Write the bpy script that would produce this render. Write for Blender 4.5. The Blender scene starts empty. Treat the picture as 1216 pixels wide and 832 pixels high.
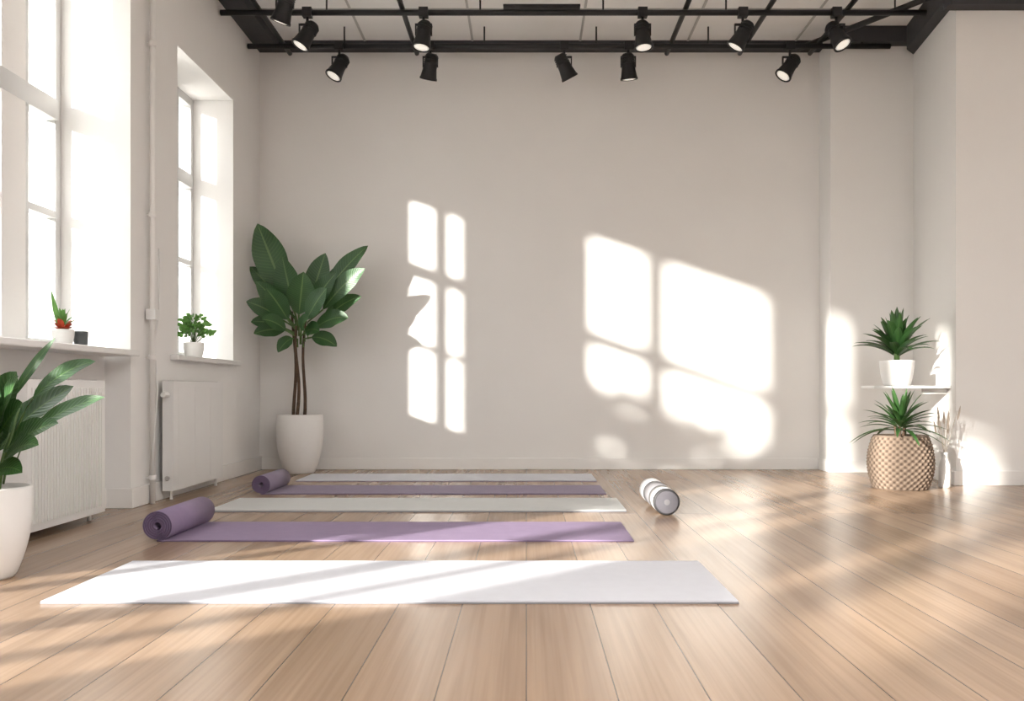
import bpy, math, random
from mathutils import Vector, Matrix
random.seed(7)
V = Vector
scene = bpy.context.scene
try:
    scene.view_settings.view_transform = 'Standard'
    scene.view_settings.look = 'None'
except Exception as e:
    print(e)

# ------------------------------------------------------------------ materials
def new_mat(name):
    m = bpy.data.materials.new(name); m.use_nodes = True
    nt = m.node_tree; b = nt.nodes['Principled BSDF']
    return m, nt, b

def noisy(name, col, rough=0.5, var=0.06, scale=6.0, bump=0.0, bscale=80, metallic=0.0, spec=0.5, emis=None):
    m, nt, b = new_mat(name)
    tc = nt.nodes.new('ShaderNodeTexCoord')
    n = nt.nodes.new('ShaderNodeTexNoise'); n.inputs['Scale'].default_value = scale; n.inputs['Detail'].default_value = 4
    nt.links.new(tc.outputs['Object'], n.inputs['Vector'])
    r = nt.nodes.new('ShaderNodeValToRGB')
    c = V(col)
    r.color_ramp.elements[0].position = 0.3; r.color_ramp.elements[1].position = 0.7
    r.color_ramp.elements[0].color = (*(c*(1-var)), 1)
    r.color_ramp.elements[1].color = (*[min(1, x*(1+var)) for x in c], 1)
    nt.links.new(n.outputs['Fac'], r.inputs['Fac'])
    nt.links.new(r.outputs['Color'], b.inputs['Base Color'])
    b.inputs['Roughness'].default_value = rough
    b.inputs['Metallic'].default_value = metallic
    b.inputs['Specular IOR Level'].default_value = spec
    if bump > 0:
        n2 = nt.nodes.new('ShaderNodeTexNoise'); n2.inputs['Scale'].default_value = bscale; n2.inputs['Detail'].default_value = 3
        nt.links.new(tc.outputs['Object'], n2.inputs['Vector'])
        bp = nt.nodes.new('ShaderNodeBump'); bp.inputs['Strength'].default_value = bump; bp.inputs['Distance'].default_value = 0.004
        nt.links.new(n2.outputs['Fac'], bp.inputs['Height']); nt.links.new(bp.outputs['Normal'], b.inputs['Normal'])
    if emis:
        b.inputs['Emission Color'].default_value = (*emis[:3], 1); b.inputs['Emission Strength'].default_value = emis[3]
    return m

def math_node(nt, op, a, b=None, c=None):
    n = nt.nodes.new('ShaderNodeMath'); n.operation = op
    for i, v in enumerate((a, b, c)):
        if v is None: continue
        if isinstance(v, (int, float)): n.inputs[i].default_value = v
        else: nt.links.new(v, n.inputs[i])
    return n.outputs[0]

def mix_rgb(nt, fac, c1, c2, blend='MIX'):
    n = nt.nodes.new('ShaderNodeMixRGB'); n.blend_type = blend
    for k, v in (('Fac', fac), ('Color1', c1), ('Color2', c2)):
        if isinstance(v, (int, float)): n.inputs[k].default_value = v
        elif isinstance(v, tuple): n.inputs[k].default_value = (*v, 1)
        else: nt.links.new(v, n.inputs[k])
    return n.outputs['Color']

def floor_material():
    m, nt, b = new_mat('oak_planks')
    tc = nt.nodes.new('ShaderNodeTexCoord')
    sp = nt.nodes.new('ShaderNodeSeparateXYZ'); nt.links.new(tc.outputs['Object'], sp.inputs[0])
    cb = nt.nodes.new('ShaderNodeCombineXYZ')
    nt.links.new(math_node(nt, 'ADD', sp.outputs['Y'], 20.3), cb.inputs[0])
    nt.links.new(math_node(nt, 'ADD', sp.outputs['X'], 0.178*60), cb.inputs[1])
    br = nt.nodes.new('ShaderNodeTexBrick')
    nt.links.new(cb.outputs[0], br.inputs['Vector'])
    br.inputs['Scale'].default_value = 1.0
    br.inputs['Brick Width'].default_value = 4.4
    br.inputs['Row Height'].default_value = 0.178
    br.inputs['Mortar Size'].default_value = 0.0016
    br.inputs['Mortar Smooth'].default_value = 0.3
    br.offset = 0.37; br.offset_frequency = 2
    br.inputs['Color1'].default_value = (0.0, 0.0, 0.0, 1)
    br.inputs['Color2'].default_value = (1.0, 1.0, 1.0, 1)
    br.inputs['Mortar'].default_value = (0.5, 0.5, 0.5, 1)
    plank = mix_rgb(nt, br.outputs['Color'], (0.285, 0.192, 0.128), (0.375, 0.268, 0.190))
    def grain(scale, detail, dist):
        mp = nt.nodes.new('ShaderNodeMapping'); nt.links.new(tc.outputs['Object'], mp.inputs['Vector'])
        mp.inputs['Scale'].default_value = scale
        ad = nt.nodes.new('ShaderNodeVectorMath'); ad.operation = 'ADD'
        sc = nt.nodes.new('ShaderNodeVectorMath'); sc.operation = 'SCALE'; sc.inputs['Scale'].default_value = 9.0
        nt.links.new(br.outputs['Color'], sc.inputs[0]); nt.links.new(mp.outputs[0], ad.inputs[0]); nt.links.new(sc.outputs[0], ad.inputs[1])
        n = nt.nodes.new('ShaderNodeTexNoise'); n.inputs['Scale'].default_value = 1.0; n.inputs['Detail'].default_value = detail; n.inputs['Distortion'].default_value = dist
        nt.links.new(ad.outputs[0], n.inputs['Vector'])
        return n.outputs['Fac']
    g1 = grain((14, 0.7, 1), 3, 0.5); g2 = grain((90, 1.2, 1), 2, 0.1)
    gr = nt.nodes.new('ShaderNodeValToRGB'); gr.color_ramp.elements[0].position = 0.34; gr.color_ramp.elements[1].position = 0.64
    gr.color_ramp.elements[0].color = (0.86, 0.83, 0.80, 1); gr.color_ramp.elements[1].color = (1.05, 1.04, 1.03, 1)
    nt.links.new(g1, gr.inputs['Fac'])
    gr2 = nt.nodes.new('ShaderNodeValToRGB'); gr2.color_ramp.elements[0].position = 0.3; gr2.color_ramp.elements[1].position = 0.6
    gr2.color_ramp.elements[0].color = (0.90, 0.88, 0.86, 1); gr2.color_ramp.elements[1].color = (1.02, 1.02, 1.02, 1)
    nt.links.new(g2, gr2.inputs['Fac'])
    col = mix_rgb(nt, 1.0, plank, gr.outputs['Color'], 'MULTIPLY')
    col = mix_rgb(nt, 1.0, col, gr2.outputs['Color'], 'MULTIPLY')
    col = mix_rgb(nt, br.outputs['Fac'], col, (0.09, 0.055, 0.035))
    nt.links.new(col, b.inputs['Base Color'])
    b.inputs['Roughness'].default_value = 0.27
    h = math_node(nt, 'SUBTRACT', 1.0, br.outputs['Fac'])
    bp = nt.nodes.new('ShaderNodeBump'); bp.inputs['Strength'].default_value = 0.2; bp.inputs['Distance'].default_value = 0.002
    nt.links.new(h, bp.inputs['Height']); nt.links.new(bp.outputs['Normal'], b.inputs['Normal'])
    return m

def leaf_material(name, dark, light, rib, veins=22.0, rough=0.4, trans=.1):
    m, nt, b = new_mat(name)
    uv = nt.nodes.new('ShaderNodeUVMap'); uv.uv_map = 'UVMap'
    sp = nt.nodes.new('ShaderNodeSeparateXYZ'); nt.links.new(uv.outputs[0], sp.inputs[0])
    a = math_node(nt, 'ABSOLUTE', math_node(nt, 'SUBTRACT', sp.outputs[1], 0.5))
    ribf = math_node(nt, 'LESS_THAN', a, 0.03)
    ph = math_node(nt, 'SUBTRACT', math_node(nt, 'MULTIPLY', sp.outputs[0], veins), math_node(nt, 'MULTIPLY', a, 5.0))
    s = math_node(nt, 'MULTIPLY_ADD', math_node(nt, 'SINE', math_node(nt, 'MULTIPLY', ph, 6.2832)), 0.5, 0.5)
    s = math_node(nt, 'POWER', s, 4.0)
    tc = nt.nodes.new('ShaderNodeTexCoord')
    n = nt.nodes.new('ShaderNodeTexNoise'); n.inputs['Scale'].default_value = 5.0
    nt.links.new(tc.outputs['Object'], n.inputs['Vector'])
    c = mix_rgb(nt, n.outputs['Fac'], dark, light)
    c = mix_rgb(nt, math_node(nt, 'MULTIPLY', s, 0.2), c, rib)
    c = mix_rgb(nt, math_node(nt, 'MULTIPLY', ribf, 0.7), c, rib)
    nt.links.new(c, b.inputs['Base Color'])
    b.inputs['Roughness'].default_value = rough
    bp = nt.nodes.new('ShaderNodeBump'); bp.inputs['Strength'].default_value = 0.3; bp.inputs['Distance'].default_value = 0.003
    nt.links.new(s, bp.inputs['Height']); nt.links.new(bp.outputs['Normal'], b.inputs['Normal'])
    tr = nt.nodes.new('ShaderNodeBsdfTranslucent')
    nt.links.new(mix_rgb(nt, 0.35, c, (0.3, 0.5, 0.1)), tr.inputs['Color'])
    mx = nt.nodes.new('ShaderNodeMixShader'); mx.inputs[0].default_value = trans
    out = nt.nodes['Material Output']
    nt.links.new(b.outputs[0], mx.inputs[1]); nt.links.new(tr.outputs[0], mx.inputs[2]); nt.links.new(mx.outputs[0], out.inputs['Surface'])
    return m

NU, NV = 27, 8.5
def weave_material():
    m, nt, b = new_mat('woven_seagrass')
    uv = nt.nodes.new('ShaderNodeUVMap'); uv.uv_map = 'UVMap'
    sp = nt.nodes.new('ShaderNodeSeparateXYZ'); nt.links.new(uv.outputs[0], sp.inputs[0])
    su = math_node(nt, 'SINE', math_node(nt, 'MULTIPLY', sp.outputs[0], 6.2832*NU))
    sv = math_node(nt, 'SINE', math_node(nt, 'MULTIPLY', sp.outputs[1], 6.2832*NV))
    p = math_node(nt, 'MULTIPLY', su, sv)
    f = nt.nodes.new('ShaderNodeMapRange'); nt.links.new(p, f.inputs[0]); f.inputs[1].default_value = -0.8; f.inputs[2].default_value = 0.4
    c = mix_rgb(nt, f.outputs[0], (0.06, 0.038, 0.026), (0.235, 0.175, 0.13))
    tc = nt.nodes.new('ShaderNodeTexCoord')
    n = nt.nodes.new('ShaderNodeTexNoise'); n.inputs['Scale'].default_value = 45.0; n.inputs['Detail'].default_value = 4
    nt.links.new(tc.outputs['Object'], n.inputs['Vector'])
    c = mix_rgb(nt, math_node(nt, 'MULTIPLY', n.outputs['Fac'], 0.4), c, (0.15, 0.10, 0.07))
    nt.links.new(c, b.inputs['Base Color']); b.inputs['Roughness'].default_value = 0.9
    return m

def glass_material():
    m, nt, b = new_mat('window_glass')
    nt.nodes.remove(b)
    t = nt.nodes.new('ShaderNodeBsdfTransparent'); t.inputs[0].default_value = (0.97, 0.985, 0.98, 1)
    g = nt.nodes.new('ShaderNodeBsdfGlossy'); g.inputs['Roughness'].default_value = 0.02
    mx = nt.nodes.new('ShaderNodeMixShader'); mx.inputs[0].default_value = 0.04
    nt.links.new(t.outputs[0], mx.inputs[1]); nt.links.new(g.outputs[0], mx.inputs[2])
    nt.links.new(mx.outputs[0], nt.nodes['Material Output'].inputs['Surface'])
    return m

M = {}
M['wall'] = noisy('wall_plaster', (0.80, 0.78, 0.76), 0.85, 0.015, 2.0, 0.08, 60, spec=0.2)
M['wallL'] = noisy('wall_plaster_left', (0.83, 0.815, 0.80), 0.85, 0.015, 2.0, 0.08, 60, spec=0.2)
M['white'] = noisy('white_gloss_paint', (0.78, 0.77, 0.76), 0.35, 0.01)
M['sash'] = noisy('sash_paint', (0.50, 0.495, 0.49), 0.45, 0.01)
M['trim'] = noisy('trim_paint', (0.82, 0.80, 0.78), 0.4, 0.01)
M['ceil'] = noisy('ceiling_panel', (0.88, 0.87, 0.855), 0.8, 0.02, 1.5)
M['black'] = noisy('black_metal', (0.014, 0.014, 0.016), 0.45, 0.1, spec=0.4)
M['darkbeam'] = noisy('dark_grey_steel', (0.045, 0.045, 0.05), 0.6, 0.1, spec=.3)
M['lens'] = noisy('lamp_lens', (0.8, 0.78, 0.72), 0.3, 0.01, emis=(1.0, 0.93, 0.82, 0.5))
M['floor'] = floor_material()
M['glass'] = glass_material()
M['ceramic'] = noisy('white_ceramic', (0.76, 0.74, 0.72), 0.45, 0.02, 3.0, 0.05, 40)
M['soil'] = noisy('soil', (0.05, 0.032, 0.022), 0.95, 0.4, 60, 0.6, 120)
M['bark'] = noisy('bark', (0.085, 0.05, 0.03), 0.8, 0.3, 30, 0.4, 80)
M['stem'] = noisy('green_stem', (0.09, 0.16, 0.045), 0.5, 0.2, 20)
M['mat_white'] = noisy('mat_foam_white', (0.56, 0.56, 0.60), 0.7, 0.02, 20, 0.25, 400)
M['mat_white_edge'] = noisy('mat_foam_grey_edge', (0.20, 0.20, 0.22), 0.8, 0.03)
M['mat_purple'] = noisy('mat_foam_purple', (0.225, 0.165, 0.262), 0.75, 0.04, 20, 0.25, 400)
M['mat_purple_d'] = noisy('mat_foam_purple_dark', (0.105, 0.07, 0.135), 0.75, 0.04, 20, 0.25, 400)
M['mat_grey'] = noisy('mat_foam_grey', (0.51, 0.51, 0.50), 0.75, 0.02, 20, 0.25, 400)
M['mat_lilac'] = noisy('mat_foam_lilac', (0.24, 0.195, 0.27), 0.75, 0.04, 20, 0.25, 400)
M['roller'] = noisy('roller_foam', (0.17, 0.16, 0.168), 0.7, 0.05, 20, 0.4, 120)
M['roller_f'] = noisy('roller_end_cap', (0.105, 0.098, 0.112), 0.7, 0.05, 20, 0.4, 120)
M['roller_l'] = noisy('roller_foam_light', (0.42, 0.405, 0.40), 0.7, 0.05)
M['roller_d'] = noisy('roller_rubber_dark', (0.03, 0.028, 0.03), 0.6, 0.05)
M['leaf'] = leaf_material('leaf_ficus', (0.010, 0.042, 0.014), (0.034, 0.105, 0.028), (0.14, 0.24, 0.08))
M['leaf2'] = leaf_material('leaf_rubber', (0.010, 0.045, 0.014), (0.034, 0.10, 0.024), (0.10, 0.19, 0.055), 12)
M['leaf3'] = leaf_material('leaf_dracaena', (0.018, 0.062, 0.018), (0.055, 0.14, 0.036), (0.09, 0.2, 0.05), 0.0, 0.4)
M['leaf4'] = leaf_material('leaf_herb', (0.06, 0.19, 0.035), (0.16, 0.36, 0.08), (0.2, 0.36, 0.1), 3.0, 0.5)
M['hedge'] = leaf_material('leaf_hedge', (0.03, 0.09, 0.02), (0.07, 0.16, 0.04), (0.1, 0.2, 0.05), 3.0, 0.5)
M['weave'] = weave_material()
M['red'] = noisy('red_flower', (0.50, 0.07, 0.03), 0.5, 0.15, 30)
M['darkpot'] = noisy('dark_grey_pot', (0.08, 0.088, 0.092), 0.5, 0.08)
M['shadow_dry'] = noisy('shadow_tone_grass', (0.42, 0.35, 0.29), 0.8, 0.1)  # dried sprigs given a shadow tone, like plant shadow on the wall
M['ground'] = noisy('pale_paving', (0.45, 0.44, 0.42), 0.9, 0.06, 1.0)
M['grille'] = noisy('radiator_grille', (0.45, 0.44, 0.43), 0.5, 0.03)

# ------------------------------------------------------------------ mesh builder
class B:
    def __init__(s): s.v = []; s.f = []; s.mi = []; s.sm = []; s.uv = []; s.mats = []
    def m(s, mat):
        if mat not in s.mats: s.mats.append(mat)
        return s.mats.index(mat)
    def face(s, idx, mi, smooth, uv=None):
        s.f.append(idx); s.mi.append(mi); s.sm.append(smooth); s.uv.append(uv)
    def box(s, x0, x1, y0, y1, z0, z1, mat):
        s.prism([(x0, y0), (x1, y0), (x1, y1), (x0, y1)], z0, z1, mat)
    def prism(s, pts, z0, z1, mat):
        i = len(s.v); n = len(pts); k = s.m(mat)
        s.v += [V((p[0], p[1], z0)) for p in pts] + [V((p[0], p[1], z1)) for p in pts]
        s.face([i+j for j in reversed(range(n))], k, False)
        s.face([i+n+j for j in range(n)], k, False)
        for j in range(n):
            s.face([i+j, i+(j+1) % n, i+n+(j+1) % n, i+n+j], k, False)
    def lathe(s, prof, mat, mx=None, seg=40, fn=None, smooth=True):
        mx = mx or Matrix(); k = s.m(mat); i = len(s.v); n = len(prof)
        for a in range(n):
            r, z = prof[a]
            for b in range(seg):
                th = 2*math.pi*b/seg
                rr = r + (fn(b/seg, a/(n-1)) if fn else 0)
                s.v.append(mx @ V((rr*math.cos(th), rr*math.sin(th), z)))
        for a in range(n-1):
            for b in range(seg):
                b2 = (b+1) % seg
                u0, u1 = b/seg, (b+1)/seg; v0, v1 = a/(n-1), (a+1)/(n-1)
                s.face([i+a*seg+b, i+a*seg+b2, i+(a+1)*seg+b2, i+(a+1)*seg+b], k, smooth, [(u0, v0), (u1, v0), (u1, v1), (u0, v1)])
        s.face([i+b for b in reversed(range(seg))], k, False)
        s.face([i+(n-1)*seg+b for b in range(seg)], k, False)
    def tube(s, pts, rad, mat, seg=8):
        pts = [V(p) for p in pts]; k = s.m(mat); i = len(s.v); n = len(pts)
        rads = rad if isinstance(rad, (list, tuple)) else [rad]*n
        for a in range(n):
            t = (pts[min(a+1, n-1)]-pts[max(a-1, 0)]).normalized()
            ref = V((0, 0, 1)) if abs(t.z) < 0.9 else V((1, 0, 0))
            u = t.cross(ref).normalized(); w = t.cross(u)
            for b in range(seg):
                th = 2*math.pi*b/seg
                s.v.append(pts[a]+(u*math.cos(th)+w*math.sin(th))*rads[a])
        for a in range(n-1):
            for b in range(seg):
                b2 = (b+1) % seg
                s.face([i+a*seg+b, i+(a+1)*seg+b, i+(a+1)*seg+b2, i+a*seg+b2], k, True)
        s.face([i+b for b in range(seg)], k, False)
        s.face([i+(n-1)*seg+b for b in reversed(range(seg))], k, False)
    def leaf(s, base, tip, hw, nrm, arch, mat, fold=0.25, n=12, wave=0.05, peak=0.8):
        base = V(base); tip = V(tip); nrm = V(nrm).normalized(); k = s.m(mat); i = len(s.v)
        L = (tip-base).length
        c = (base+tip)/2 + V((0, 0, 1))*arch*L
        S = (-1, -0.55, 0, 0.55, 1)
        ph = random.random()*6
        for a in range(n+1):
            t = a/n
            p = base*(1-t)**2 + c*2*t*(1-t) + tip*t*t
            tg = ((c-base)*(1-t)+(tip-c)*t).normalized()
            side = tg.cross(nrm).normalized(); up = side.cross(tg).normalized()
            if up.dot(nrm) < 0: up = -up
            w = hw*(max(0.0, math.sin(math.pi*min(1, t**peak)))**0.75)+0.0008
            for q in S:
                off = fold*abs(q)*w + wave*w*abs(q)*math.sin(t*14+ph+q*2)
                s.v.append(p+side*(q*w)+up*off)
        for a in range(n):
            for q in range(4):
                s.face([i+a*5+q, i+a*5+q+1, i+(a+1)*5+q+1, i+(a+1)*5+q], k, True,
                       [(a/n, q/4), (a/n, (q+1)/4), ((a+1)/n, (q+1)/4), ((a+1)/n, q/4)])
    def done(s, name, bevel=0, loc=(0, 0, 0)):
        me = bpy.data.meshes.new(name)
        me.from_pydata([tuple(v) for v in s.v], [], s.f)
        for m in s.mats: me.materials.append(m)
        me.polygons.foreach_set('material_index', s.mi)
        me.polygons.foreach_set('use_smooth', s.sm)
        ul = me.uv_layers.new(name='UVMap')
        for p, uv in zip(me.polygons, s.uv):
            if uv:
                for li, c in zip(p.loop_indices, uv): ul.data[li].uv = c
        me.update()
        o = bpy.data.objects.new(name, me); bpy.context.collection.objects.link(o)
        o.location = loc
        if bevel:
            md = o.modifiers.new('bevel', 'BEVEL'); md.width = bevel; md.segments = 2; md.limit_method = 'ANGLE'
        return o

# ------------------------------------------------------------------ room shell
YB = 6.95
b = B(); b.box(-2.45, 4.7, -3.2, 7.15, -0.12, 0, M['floor']); b.done('floor')
b = B(); b.box(-60, -2.45, -60, 60, -0.3, -0.15, M['ground']); b.done('ground')

# left wall with openings
b = B(); W = M['wallL']
T = 3.6
b.box(-2.45, -2.0, 6.32, 7.15, 0, T, W)
b.prism([(-2.0, 4.68), (-2.0, 5.31), (-2.33, 5.0), (-2.45, 5.0), (-2.45, 4.68)], 0, T, W)
b.prism([(-2.0, 5.31), (-2.0, 6.32), (-2.45, 6.32), (-2.45, 5.0), (-2.33, 5.0)], 0, 0.77, W)
b.prism([(-2.0, 5.31), (-2.0, 6.32), (-2.45, 6.32), (-2.45, 5.0), (-2.33, 5.0)], 2.57, T, W)
b.box(-2.45, -2.27, 5.54, 5.99, 0.77, 2.57, W)  # hidden pier added to keep sun off the wall beside the plant
b.box(-2.45, -2.13, 2.4, 4.68, 0, 0.77, W)
b.box(-2.45, -2.335, 4.12, 4.32, 0.77, 2.8, W)
b.box(-2.45, -2.0, 0.45, 4.68, 2.8, T, W)
b.box(-2.45, -2.27, 2.26, 2.4, 0, 2.8, W)
b.box(-2.45, -2.32, 1.20, 1.97, 1.70, 2.8, W)  # unseen infill added to mask sun from the shelf corner
b.box(-2.45, -2.32, 0.45, 0.80, 2.15, 2.8, W)  # unseen infill added to cut the sun patch on the right wall
b.box(-2.45, -2.0, 0.15, 0.45, 0, T, W)
b.box(-2.45, -2.0, -1.2, 0.15, 0, 0.95, W)
b.box(-2.45, -2.0, -1.2, 0.15, 2.15, T, W)
b.box(-2.45, -2.0, -3.2, -1.2, 0, T, W)
b.done('wall_left')

b = B(); b.box(-2.0, 2.2, YB, 7.15, 0, T, M['wall']); b.done('wall_back')
b = B(); b.box(2.2, 3.1, 6.7, 7.15, 0, T, M['wall']); b.done('wall_alcove')
b = B(); b.prism([(2.80, 6.7), (2.69, 5.8), (4.7, 5.8), (4.7, 6.7)], 0, T, M['wall']); b.done('wall_right')
b = B(); b.box(4.5, 4.7, -3.2, 5.8, 0, T, M['wall']); b.done('wall_side')
b = B(); b.box(-2.0, 4.5, -3.2, -3.0, 0, T, M['wall']); b.done('wall_rear')

# ceiling; unseen skylight well added behind the camera for fill light
CZ = 3.19
b = B(); C = M['ceil']
sx0, sx1, sy0, sy1 = 0.2, 3.4, -2.4, 1.6
b.box(-2.0, sx0, -3.0, YB, CZ, CZ+0.12, C)
b.box(sx0, sx1, sy1, YB, CZ, CZ+0.12, C)
b.box(sx0, sx1, -3.0, sy0, CZ, CZ+0.12, C)
b.box(sx1, 4.5, -3.0, YB, CZ, CZ+0.12, C)
b.box(sx0-.1, sx0, sy0-.1, sy1+.1, CZ+.12, CZ+0.85, C); b.box(sx1, sx1+.1, sy0-.1, sy1+.1, CZ+.12, CZ+0.85, C)
b.box(sx0, sx1, sy0-.1, sy0, CZ+.12, CZ+0.85, C); b.box(sx0, sx1, sy1, sy1+.1, CZ+.12, CZ+0.85, C)
b.done('ceiling')

# dark perimeter steel
b = B(); D = M['darkbeam']
b.box(-2.0, 2.2, 6.88, YB, 3.125, CZ, D)
b.box(2.2, 2.8, 6.6, 6.7, 3.08, CZ, D)
b.box(-2.0, -1.84, 2.0, 6.88, 3.125, CZ, D)
b.prism([(2.80, 6.7), (2.69, 5.8), (2.61, 5.8), (2.71, 6.6)], 3.02, CZ, D)
b.box(2.61, 4.5, 5.70, 5.8, 2.97, CZ, D)
b.done('trim_ceiling_edge')

b = B()
for x in (-1.2, -0.4, 0.4, 1.2, 2.0):
    b.box(x-.008, x+.008, 3.0, 6.88, CZ-.006, CZ, M['grille'])
b.box(-1.84, 2.6, 6.30, 6.325, CZ-.01, CZ, M['grille'])
b.done('trim_ceiling_seams')

# baseboards
b = B(); t = M['trim']
b.box(-2.0, -1.982, 4.68, YB, 0, 0.10, t); b.box(-2.13, -1.982, 4.662, 4.68, 0, 0.10, t); b.box(-2.13, -2.112, 2.4, 4.662, 0, 0.10, t)
b.done('baseboard_left', 0.003)
b = B(); b.box(-1.982, 2.2, YB-.016, YB, 0, 0.085, t); b.done('baseboard_back', 0.003)
b = B(); b.box(2.2, 2.77, 6.684, 6.7, 0, 0.085, t); b.box(2.184, 2.2, 6.684, YB-.016, 0, 0.085, t); b.done('baseboard_alcove', 0.003)
b = B(); b.prism([(2.80, 6.7), (2.69, 5.8), (2.672, 5.782), (2.782, 6.684)], 0, 0.09, t); b.box(2.672, 4.5, 5.782, 5.8, 0, 0.09, t); b.done('baseboard_right', 0.003)

# windows
def window(name, X, y0, y1, z0, z1, vb, hb, fw=0.055):
    b = B(); w = M['sash']
    x0, x1 = X-0.03, X+0.03
    b.box(x0, x1, y0, y0+fw, z0, z1, w); b.box(x0, x1, y1-fw, y1, z0, z1, w)
    b.box(x0, x1, y0+fw, y1-fw, z0, z0+fw, w); b.box(x0, x1, y0+fw, y1-fw, z1-fw, z1, w)
    for (y, wd) in vb: b.box(x0-.002, x1+.004, y-wd/2, y+wd/2, z0+fw, z1-fw, w)
    for (z, wd) in hb: b.box(x0+.004, x1-.004+wd*.2, y0+fw, y1-fw, z-wd/2, z+wd/2, w)
    b.box(X-.004, X, y0+fw*.5, y1-fw*.5, z0+fw*.5, z1-fw*.5, M['glass'])
    return b.done(name, 0.003)
window('window_1', -2.38, 2.4, 4.68, 0.79, 2.8, [(4.34, .06), (3.60, .12), (2.6, .34)], [(1.99, .10), (1.47, .035)])
window('window_2', -2.30, 5.0, 6.32, 0.79, 2.57, [(5.29, .06), (6.02, .05)], [(2.0, .09), (1.45, .035)])
window('window_3', -2.36, 0.45, 2.26, 0.0, 2.8, [(1.25, .14), (0.86, .06), (1.97, .05)], [(2.05, .06), (1.0, .05)], .07)
window('window_4', -2.36, -1.2, 0.15, 0.95, 2.15, [(-0.5, .24)], [(1.6, .06)])

b = B(); b.box(-2.42, -1.94, 2.4, 4.66, 0.765, 0.795, M['white']); b.done('trim_windowsill_1', 0.006)
b = B(); b.prism([(-1.95, 5.2), (-1.95, 6.34), (-2.0, 6.34), (-2.0, 6.32), (-2.33, 6.32), (-2.33, 5.0), (-2.0, 5.31), (-2.0, 5.2)], 0.765, 0.793, M['white']); b.done('trim_windowsill_2', 0.004)

# ------------------------------------------------------------------ radiators
def radiator(name, xf, th, y0, y1, z0, z1, ribs, wallx, rd):
    b = B(); w = M['white']
    b.box(xf-th, xf, y0, y1, z0, z1, w)
    n = ribs; p = (y1-y0-.05)/n
    for i in range(n):
        ya = y0+.025+i*p
        b.box(xf, xf+rd, ya+p*.18, ya+p*.82, z0+.03, z1-.035, w)
    for i in range(24):
        ya = y0+.03+i*(y1-y0-.06)/24
        b.box(xf-th+.015, xf-.015, ya, ya+.006, z1, z1+.002, M['grille'])
    for yy in (y0+.12, y1-.12):
        b.box(wallx+.001, xf-th, yy-.02, yy+.02, z0+.1, z1-.1, w)
    b.lathe([(0.016, 0), (0.018, .03), (0.014, .055)], w, Matrix.Translation((xf-th*.5, y0-.012, z1-.075)) @ Matrix.Rotation(math.radians(90), 4, 'X'), 20)
    b.lathe([(0.012, 0), (0.013, .012), (0.012, .014)], M['grille'], Matrix.Translation((xf-th*.5, y0, z0+.07)) @ Matrix.Rotation(math.radians(90), 4, 'X'), 16)
    b.tube([(xf-th*.5, y0+.05, z0+.01), (xf-th*.5, y0+.05, 0)], .009, w)
    b.tube([(xf-th*.5, y1-.05, z0+.01), (xf-th*.5, y1-.05, 0)], .009, w)
    return b.done(name, 0.004)
radiator('radiator', -1.95, 0.10, 3.62, 4.29, 0.035, 0.64, 26, -2.13, .005)
radiator('radiator', -1.905, 0.06, 5.0, 5.82, 0.05, 0.645, 3, -2.0, .0015)

# heating riser pipe
b = B()
b.tube([(-1.965, 4.87, 0), (-1.965, 4.87, CZ)], .014, M['trim'], 14)
for z in (.12, .75, .98, 1.5, 2.4):
    b.lathe([(0.018, 0), (0.02, .01), (0.02, .02), (0.018, .03)], M['trim'], Matrix.Translation((-1.965, 4.87, z)), 16)
    b.box(-1.999, -1.965, 4.865, 4.875, z+.01, z+.02, M['trim'])
b.box(-1.99, -1.94, 4.845, 4.895, .965, 1.02, M['white'])
b.tube([(-1.96, 4.94, 1.35), (-1.955, 4.93, 1.0), (-1.955, 4.87, .85), (-1.95, 4.9, .6), (-1.95, 4.84, .3), (-1.965, 4.87, .1)], .004, M['white'], 6)
b.done('heating_pipe')

# ------------------------------------------------------------------ lighting rig
b = B(); k = M['black']
TZ = 3.05
b.tube([(-1.99, 6.03, TZ), (2.6, 6.03, TZ)], .019, k, 12)
b.tube([(-1.99, 6.62, TZ), (2.6, 6.62, TZ)], .019, k, 12)
for x in (-1.75, -0.81, 1.04, 1.58, 2.1):
    b.tube([(x, 2.5, TZ+.035), (x, 6.86, TZ+.035)], .017, k, 12)
b.tube([(2.0, 6.8, TZ+.05), (2.58, 5.9, TZ+.05)], .02, k, 12)
for x in (-1.3, -.3, .5, 1.3, 2.4):
    for y in (6.03, 6.62):
        b.tube([(x, y, TZ), (x, y, CZ-.001)], .006, k, 8)
b.box(-.15, .35, 6.0, 6.06, TZ+.03, TZ+.045, k)
b.done('lighting_truss')

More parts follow.
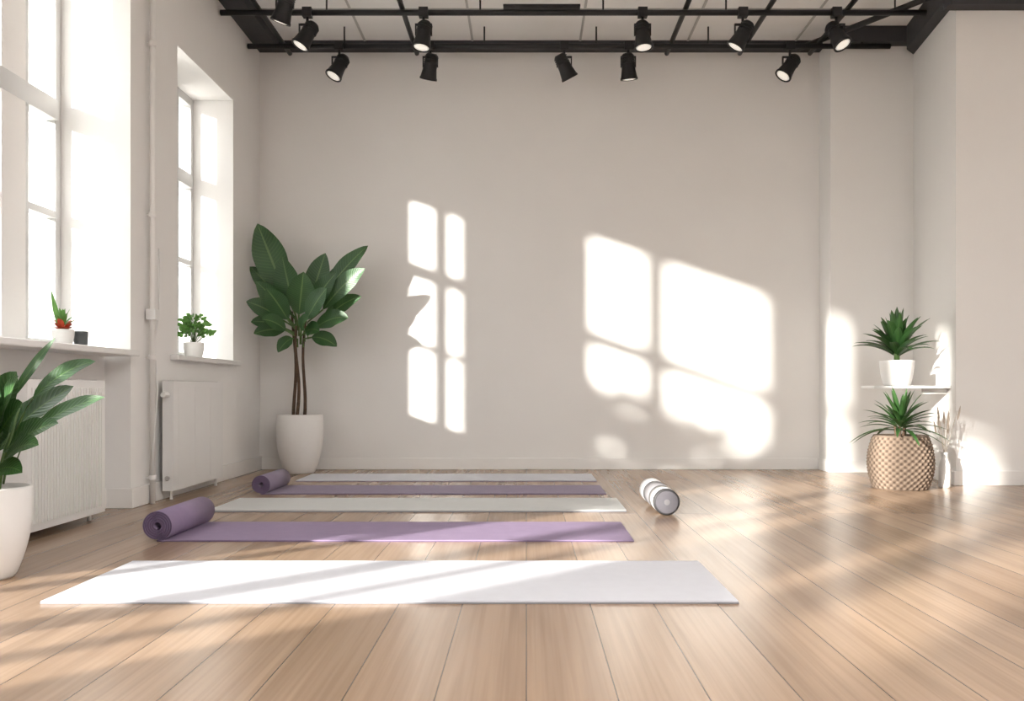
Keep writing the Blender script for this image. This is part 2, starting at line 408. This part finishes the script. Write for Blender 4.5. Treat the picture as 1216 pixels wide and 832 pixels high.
def spot(x, y, rx, ry, L=.17, R=.058):
    b = B(); k = M['black']
    b.box(-.03, .03, -.025, .025, -.03, .03, k)
    b.tube([(0, 0, -.02), (0, 0, -.075)], .009, k, 10)
    b.box(-.05, .05, -.01, .01, -.083, -.073, k)
    b.box(-.055, -.047, -.01, .01, -.15, -.073, k); b.box(.047, .055, -.01, .01, -.15, -.073, k)
    mx = Matrix.Translation((0, 0, -.14)) @ Matrix.Rotation(math.radians(ry), 4, 'Y') @ Matrix.Rotation(math.radians(rx), 4, 'X')
    b.lathe([(R*.55, L*.5), (R*.75, L*.42), (R*.80, L*.1), (R*.84, -.02), (R*1.0, -L*.45), (R*1.08, -L*.5), (R*1.08, -L*.56), (R*.9, -L*.57), (R*.86, -L*.5)], k, mx, 28)
    b.lathe([(R*.85, -L*.54), (R*.6, -L*.56), (R*.1, -L*.565)], M['lens'], mx, 28)
    for q in range(4):
        b.lathe([(R*.84, L*(.1+q*.08)), (R*.86, L*(.12+q*.08)), (R*.84, L*(.14+q*.08))], k, mx, 24)
    b.done('track_spotlight', loc=(x, y, TZ))
s1 = 6.03/1100; s2 = 6.62/1100
for px, rx, ry in ((365, -10, 28), (503, -8, 8), (763, -8, -4), (882, 5, 30), (993, -20, -22)):
    spot((px-625)*s1, 6.03, rx, ry)
for px, rx, ry in ((403, -16, 25), (511, 20, 12), (670, 15, -28), (746, 10, -5), (938, -8, 35)):
    spot((px-625)*s2, 6.62, rx, ry)
spot(-1.46, 5.6, 10, 20)

# ------------------------------------------------------------------ yoga mats
def flat_mat(name, x0, x1, y0, y1, mt, edge=None, th=.008):
    b = B()
    if edge: b.box(x0, x1, y0, y1, 0, th*.5, edge)
    b.box(x0+.001, x1-.001, y0+.001, y1-.001, th*.5 if edge else 0, th, mt)
    for (a, c, d, e) in ((x0+.004, x1-.004, y0+.004, y0+.009), (x0+.004, x1-.004, y1-.009, y1-.004)):
        b.box(a, c, d, e, th, th+.0008, mt)
    return b.done(name, 0.0015)
flat_mat('yoga_mat', -1.36, .595, 2.59, 3.20, M['mat_white'], M['mat_white_edge'])
flat_mat('yoga_mat', -1.553, .489, 4.52, 5.02, M['mat_grey'], M['mat_white_edge'], .012)
flat_mat('yoga_mat', -1.50, .458, 6.02, 6.5, M['mat_white'], M['mat_lilac'])

def rolled_mat(name, xc, x1, y0, y1, R, mt, md, th=.007, turns=5):
    b = B(); i = b.m(mt); j = b.m(md)
    n = turns*40; pts = []
    r0 = .014
    for a in range(n+1):
        t = a/n; r = r0+(R-th/2-r0)*t
        ang = -math.pi/2 + 2*math.pi*turns*(1-t)
        pts.append((xc+r*math.cos(ang), R+r*math.sin(ang), V((math.cos(ang), math.sin(ang)))))
    st = len(b.v)
    for (x, z, nn) in pts:
        for (y, o) in ((y0, -1), (y0, 1), (y1, 1), (y1, -1)):
            b.v.append(V((x+nn.x*o*th/2*.93, y, z+nn.y*o*th/2*.93)))
    for a in range(len(pts)-1):
        p = st+a*4; q = p+4
        for c in range(4):
            c2 = (c+1) % 4
            b.face([p+c, p+c2, q+c2, q+c], j if c == 0 else i, c in (1, 3))
    b.face([st, st+1, st+2, st+3], i, False)
    b.box(xc, x1, y0, y1, 0, th*.5, md)
    b.box(xc, x1-.001, y0+.001, y1-.001, th*.5, th, mt)
    return b.done(name)
rolled_mat('rolled_yoga_mat', -1.455, .424, 3.646, 4.15, .062, M['mat_purple'], M['mat_purple_d'])
rolled_mat('rolled_yoga_mat', -1.515, .456, 5.28, 5.74, .056, M['mat_lilac'], M['mat_purple_d'])

# foam roller
b = B(); mx = Matrix.Translation((.668, 4.4, .0635)) @ Matrix.Rotation(math.radians(-90), 4, 'X')
L = .56; R = .063
b.lathe([(R*.9, 0), (R*.985, .004), (R, .012), (R, .03)], M['roller_d'], mx, 48)
b.lathe([(R*.84, -.003), (R*.84, .001)], M['roller_f'], mx, 48)
b.lathe([(R*.22, -.004), (R*.22, -.002)], M['roller'], mx, 48)
b.lathe([(R, .03), (R, .16)], M['roller_l'], mx, 48)
b.lathe([(R*1.003, .16), (R*1.003, .175)], M['roller_d'], mx, 48)
b.lathe([(R, .175), (R, .40)], M['roller'], mx, 48)
b.lathe([(R*1.003, .40), (R*1.003, .41)], M['roller_l'], mx, 48)
b.lathe([(R, .41), (R, L-.01), (R*.96, L)], M['roller_l'], mx, 48)
b.done('foam_roller')

# ------------------------------------------------------------------ plants
def pot_profile(r0, r1, h, rim=.012, belly=0.0):
    pr = [(r0*.92, 0), (r0, .008)]
    for i in range(1, 13):
        t = i/12; pr.append((r0+(r1-r0)*(t**.8)+belly*math.sin(math.pi*t), .008+(h-.014)*t))
    pr += [(r1-.002, h), (r1-rim, h), (r1-rim-.003, h-.03)]
    return pr

# --- tall leafy plant in the corner
b = B()
b.lathe(pot_profile(.108, .162, .42, .014, .022), M['ceramic'], None, 64)
b.lathe([(.14, .375), (.12, .392), (.02, .398)], M['soil'], None, 40)
for x0, y0, x1, y1, zt in ((-.035, 0, -.05, .02, 1.16), (.02, .02, .045, -.02, 1.12), (-.01, -.03, -.01, -.04, 1.05)):
    pts = [(x0+(x1-x0)*t+.012*math.sin(t*6+x0*40), y0+(y1-y0)*t, .38+(zt-.38)*t) for t in [i/10 for i in range(11)]]
    b.tube(pts, [.013-.005*i/10 for i in range(11)], M['bark'], 10)
LV = [((-.05, 1.16), (-.29, 1.78), .105, -.05, .0), ((-.05, 1.12), (-.355, 1.64), .055, .05, .05), ((-.05, 1.12), (-.36, 1.48), .06, .0, .10),
      ((-.05, 1.06), (-.355, 1.22), .06, -.1, .12), ((-.04, 1.02), (-.29, .99), .055, -.14, .15), ((-.02, 1.10), (-.10, 1.54), .085, -.1, .0),
      ((.03, 1.10), (.18, 1.58), .08, .02, .02), ((.06, 1.14), (.49, 1.63), .062, .0, .10), ((.10, 1.10), (.49, 1.45), .062, -.12, .14),
      ((.07, 1.02), (.38, 1.10), .058, -.16, .20), ((.05, .98), (.29, .90), .052, -.12, .2), ((.0, 1.06), (.07, 1.42), .085, -.18, .0),
      ((-.03, 1.04), (-.18, 1.30), .07, -.22, .08), ((.03, 1.04), (.24, 1.30), .065, -.22, .1), ((.05, 1.10), (.36, 1.56), .055, .06, .06),
      ((-.04, 1.0), (-.20, 1.08), .05, -.26, .2), ((.02, 1.0), (.12, 1.08), .05, -.26, .2),
      ((-.03, 1.06), (-.28, 1.36), .06, -.12, .1), ((.02, 1.08), (.28, 1.42), .06, -.1, .1), ((-.02, .98), (-.13, .86), .045, -.1, .25),
      ((.10, 1.04), (.45, 1.26), .052, -.05, .18), ((-.04, 1.02), (-.34, 1.08), .052, -.04, .16), ((.03, 1.0), (.19, 1.0), .05, -.22, .22)]
for (bs, tp, hw, dy, ar) in LV:
    base = V((bs[0]*.6, dy*.15, bs[1]-.02)); tip = V((tp[0], dy, tp[1]))
    st = V((bs[0], dy*.3, bs[1])) + (tip-base)*.18
    b.tube([base-V((0, 0, .06)), base, st], .006, M['stem'], 8)
    b.leaf(st, tip, hw*1.12, (random.uniform(-.3, .3), -1, .3), ar, M['leaf'], fold=.22, n=16, wave=.07, peak=1.0)
b.done('potted_fiddle_leaf_plant', loc=(-1.626, 6.65, 0))

# --- foreground plant at left
b = B()
b.lathe(pot_profile(.085, .132, .29, .012, .014), M['ceramic'], None, 64)
b.lathe([(.112, .255), (.1, .265), (.02, .27)], M['soil'], None, 40)
for a in range(7):
    an = a*.9; x = .03*math.cos(an); y = .03*math.sin(an)
    b.tube([(x, y, .26), (x*2.2, y*2, .4), (x*2.8+.02, y*2.6, .54)], [.007, .006, .003], M['stem'], 8)
LF = [((.15, .47), (.40, .575), .028, -.05, .1), ((.14, .57), (.325, .69), .028, .05, .2), ((.07, .56), (.21, .765), .013, .02, .05),
      ((.10, .42), (.28, .495), .032, -.1, .14), ((.08, .38), (.235, .43), .032, -.13, .2), ((.05, .34), (.18, .345), .030, -.12, .2),
      ((.04, .50), (.13, .655), .050, -.06, .05), ((.04, .42), (.18, .56), .048, -.12, .1), ((.02, .48), (.06, .66), .052, -.1, .0),
      ((-.02, .44), (-.07, .66), .05, -.05, .0), ((-.04, .42), (-.16, .60), .05, -.08, .1), ((-.05, .40), (-.22, .50), .045, -.05, .2),
      ((.02, .40), (.07, .54), .050, -.18, .2), ((.05, .36), (.14, .45), .042, -.18, .2), ((-.03, .36), (-.09, .44), .04, -.18, .2),
      ((.06, .46), (.23, .61), .042, .10, .1), ((-.02, .42), (-.1, .6), .042, .16, .1), ((.02, .40), (.12, .58), .048, .1, .0),
      ((.06, .40), (.20, .50), .042, -.02, .1), ((.02, .34), (.09, .38), .04, -.22, .2), ((.05, .46), (.18, .64), .040, -.14, .1),
      ((.03, .44), (.12, .60), .045, -.2, .1), ((.03, .38), (.13, .50), .042, -.24, .15)]
for (bs, tp, hw, dy, ar) in LF:
    base = V((bs[0]*.6, dy*.1, bs[1]-.12)); tip = V((tp[0], dy, tp[1])); root = V((bs[0], dy*.3, bs[1]))
    b.tube([base, (base+root)/2+V((0, 0, .01)), root], .0035, M['stem'], 6)
    b.leaf(root, tip, hw*1.15, (random.uniform(-.4, .4), -1, .8), ar, M['leaf2'], fold=.2, n=12, peak=.95)
b.done('potted_rubber_plant', loc=(-1.72, 2.95, 0))

def rosette(b, n, z0, lens, hw, mat, el0, el1, droop, r0=.015):
    for i in range(n):
        t = i/(n-1); az = i*2.39996+random.uniform(-.2, .2)
        el = math.radians(el0+(el1-el0)*t+random.uniform(-6, 6))
        L = lens*random.uniform(.8, 1.08)*(1-.15*t)
        d = V((math.cos(az)*math.cos(el), math.sin(az)*math.cos(el), math.sin(el)))
        base = V((math.cos(az)*r0, math.sin(az)*r0, z0+.04*t)); tip = base+d*L-V((0, 0, droop*L*math.cos(el)))
        nr = V((-math.cos(az)*math.sin(el), -math.sin(az)*math.sin(el), math.cos(el)+.05))
        b.leaf(base, tip, hw, nr, .22*math.cos(el), mat, fold=.35, n=9, wave=.0, peak=.75)

b = B(); b.prism([(2.21, 5.88), (2.695, 5.88), (2.722, 6.1), (2.722, 6.12), (2.21, 6.12)], .605, .622, M['white'])
b.prism([(2.55, 5.97), (2.708, 5.97), (2.709, 5.985), (2.55, 5.985)], .57, .605, M['white'])
b.done('wall_shelf', 0.003)
b = B(); b.lathe(pot_profile(.082, .108, .165, .009, .004), M['ceramic'], None, 56)
b.lathe([(.092, .14), (.05, .15), (.01, .152)], M['soil'], None, 30)
b.tube([(0, 0, .14), (0, 0, .28)], .018, M['stem'], 10)
rosette(b, 24, .19, .30, .028, M['leaf3'], 18, 55, .2)
rosette(b, 26, .22, .28, .028, M['leaf3'], 35, 88, .1)
b.done('potted_dracaena', loc=(2.40, 6.0, .622))

b = B(); H = .315
prof = []
for i in range(69):
    t = i/68; prof.append((.150+.040*math.sin(math.pi*(t*.93+.03))**.8, H*t))
b.lathe(prof, M['weave'], None, 240, fn=lambda u, v: .006*math.sin(2*math.pi*NU*u)*math.sin(2*math.pi*NV*v))
b.lathe([(.155, H-.008), (.160, H), (.155, H+.008), (.140, H+.008), (.135, H-.01)], M['weave'], None, 60)
b.lathe([(.137, H-.02), (.06, H-.005), (.02, H-.002)], M['soil'], None, 30)
for i in range(3):
    b.tube([(.02*i-.02, .01, H-.01), (.03*i-.03, .01, H+.07)], .009, M['bark'], 8)
rosette(b, 28, H+.03, .31, .015, M['leaf3'], 5, 50, .45)
rosette(b, 24, H+.07, .25, .014, M['leaf3'], 25, 80, .25)
b.done('basket_potted_palm', loc=(2.27, 5.62, 0))

b = B()
b.lathe([(.03, 0), (.034, .01), (.036, .08), (.034, .14), (.022, .175), (.018, .2), (.021, .215), (.017, .215), (.015, .19)], M['ceramic'], None, 32)
for i in range(8):
    a = i*.8; r = .02+.012*i
    top = V((r*math.cos(a)*.8, r*math.sin(a)*.3-.01, .38+.03*(i % 4)))
    b.tube([(0, 0, .19), (top.x*.4, top.y*.4, .3), top], .0014, M['shadow_dry'], 5)
    b.leaf(top-V((0, 0, .06)), top+V((top.x*.3, 0, .03)), .006, (0, -1, .1), 0, M['shadow_dry'], n=5)
b.done('bottle_vase', loc=(2.555, 5.66, 0))

# --- windowsill plants
b = B()
b.lathe(pot_profile(.036, .048, .08, .005, .002), M['ceramic'], None, 40)
b.lathe([(.04, .065), (.02, .07), (.005, .071)], M['soil'], None, 20)
for i in range(12):
    a = i*.6; b.leaf((.01*math.cos(a), .01*math.sin(a), .07), (.055*math.cos(a), .055*math.sin(a), .085+.02*(i % 3)), .014, (0, 0, 1), .35, M['red'], n=6)
rosette(b, 12, .085, .07, .009, M['leaf4'], 30, 80, .0, .005)
b.leaf((-.01, 0, .08), (-.055, 0, .26), .012, (0, -1, 0), -.05, M['leaf4'], n=8)
b.done('potted_succulent', loc=(-2.13, 4.26, .795))
b = B()
b.lathe(pot_profile(.029, .033, .076, .004, 0), M['darkpot'], None, 36)
b.lathe([(.027, .06), (.02, .064), (.005, .065)], M['soil'], None, 20)
b.done('small_plant_pot', loc=(-2.085, 4.335, .795))
b = B()
b.lathe(pot_profile(.05, .064, .105, .006, .003), M['ceramic'], None, 40)
b.lathe([(.055, .09), (.03, .096), (.005, .097)], M['soil'], None, 20)
for i in range(210):
    a = random.random()*6.283; el = random.uniform(-.1, 1.5); r = random.uniform(.04, .115)
    p = V((r*math.cos(a)*math.cos(el), r*math.sin(a)*math.cos(el), .15+r*1.15*math.sin(el)))
    d = V((math.cos(a), math.sin(a), random.uniform(-.2, .8))).normalized()
    b.leaf(p, p+d*.034, .012, (random.uniform(-1, 1), -1, random.uniform(0, 1)), .1, M['leaf4'], n=5)
    if i % 5 == 0: b.tube([(0, 0, .09), p*.6+V((0, 0, .05)), p], .0012, M['stem'], 5)
b.done('potted_herb', loc=(-2.125, 5.92, .793))

# --- hedge out of view, added to block and dapple the low sun
b = B()
for i in range(22):
    x = random.uniform(-3.5, -3.1); y = random.uniform(1.6, 3.4)
    b.tube([(x, y, -.15), (x+random.uniform(-.1, .1), y+random.uniform(-.1, .1), random.uniform(1.2, 1.7))], [.015, .006], M['bark'], 6)
for i in range(1500):
    y = random.uniform(1.5, 3.4); top = 1.78-.32*max(0, (2.3-y))/.8+.05*math.sin(y*9)
    p = V((random.uniform(-3.6, -3.0), y, random.uniform(.15, top)))
    if random.random() < .12: p.z = top+random.uniform(0, .1)
    d = V((random.uniform(-1, 1), random.uniform(-1, 1), random.uniform(-.3, 1))).normalized()
    b.leaf(p, p+d*.14, .04, (-1+random.uniform(-.6, .6), -1+random.uniform(-.6, .6), .4), .1, M['hedge'], n=4)
b.done('sun_block_hedge')

# ------------------------------------------------------------------ light
w = bpy.data.worlds.new('World'); scene.world = w; w.use_nodes = True
bg = w.node_tree.nodes['Background']
bg.inputs['Color'].default_value = (1.0, 0.99, 0.985, 1); bg.inputs['Strength'].default_value = 7.2
sd = bpy.data.lights.new('sun', 'SUN'); sd.energy = 19.0; sd.angle = math.radians(1.7); sd.color = (1.0, 0.945, 0.88)
so = bpy.data.objects.new('sun', sd); bpy.context.collection.objects.link(so)
so.rotation_euler = V((1, 1, -.35)).to_track_quat('-Z', 'Y').to_euler(); so.location = (-8, -6, 6)

def portal(loc, rot, a, c):
    l = bpy.data.lights.new('window_portal', 'AREA'); l.shape = 'RECTANGLE'; l.size = a; l.size_y = c
    l.cycles.is_portal = True
    o = bpy.data.objects.new('window_portal', l); bpy.context.collection.objects.link(o)
    o.location = loc; o.rotation_euler = rot
R90 = (0, -math.pi/2, 0)
portal((-2.44, 3.54, 1.79), R90, 2.1, 2.4)
portal((-2.44, 5.66, 1.68), R90, 1.9, 1.4)
portal((-2.44, 1.36, 1.4), R90, 2.8, 1.85)
portal((-2.44, -.52, 1.55), R90, 1.3, 1.4)
portal((1.8, -.4, CZ+.84), (0, 0, 0), 3.3, 4.1)  # sky portal over the added fill skylight

# ------------------------------------------------------------------ camera
cd = bpy.data.cameras.new('camera'); co = bpy.data.objects.new('camera', cd); bpy.context.collection.objects.link(co)
co.location = (0, 0, .6); co.rotation_euler = (math.radians(90), 0, 0)
cd.sensor_width = 36; cd.lens = 36*1100/1216
cd.shift_x = -17/1216; cd.shift_y = 46/1216
cd.clip_start = .05
scene.camera = co
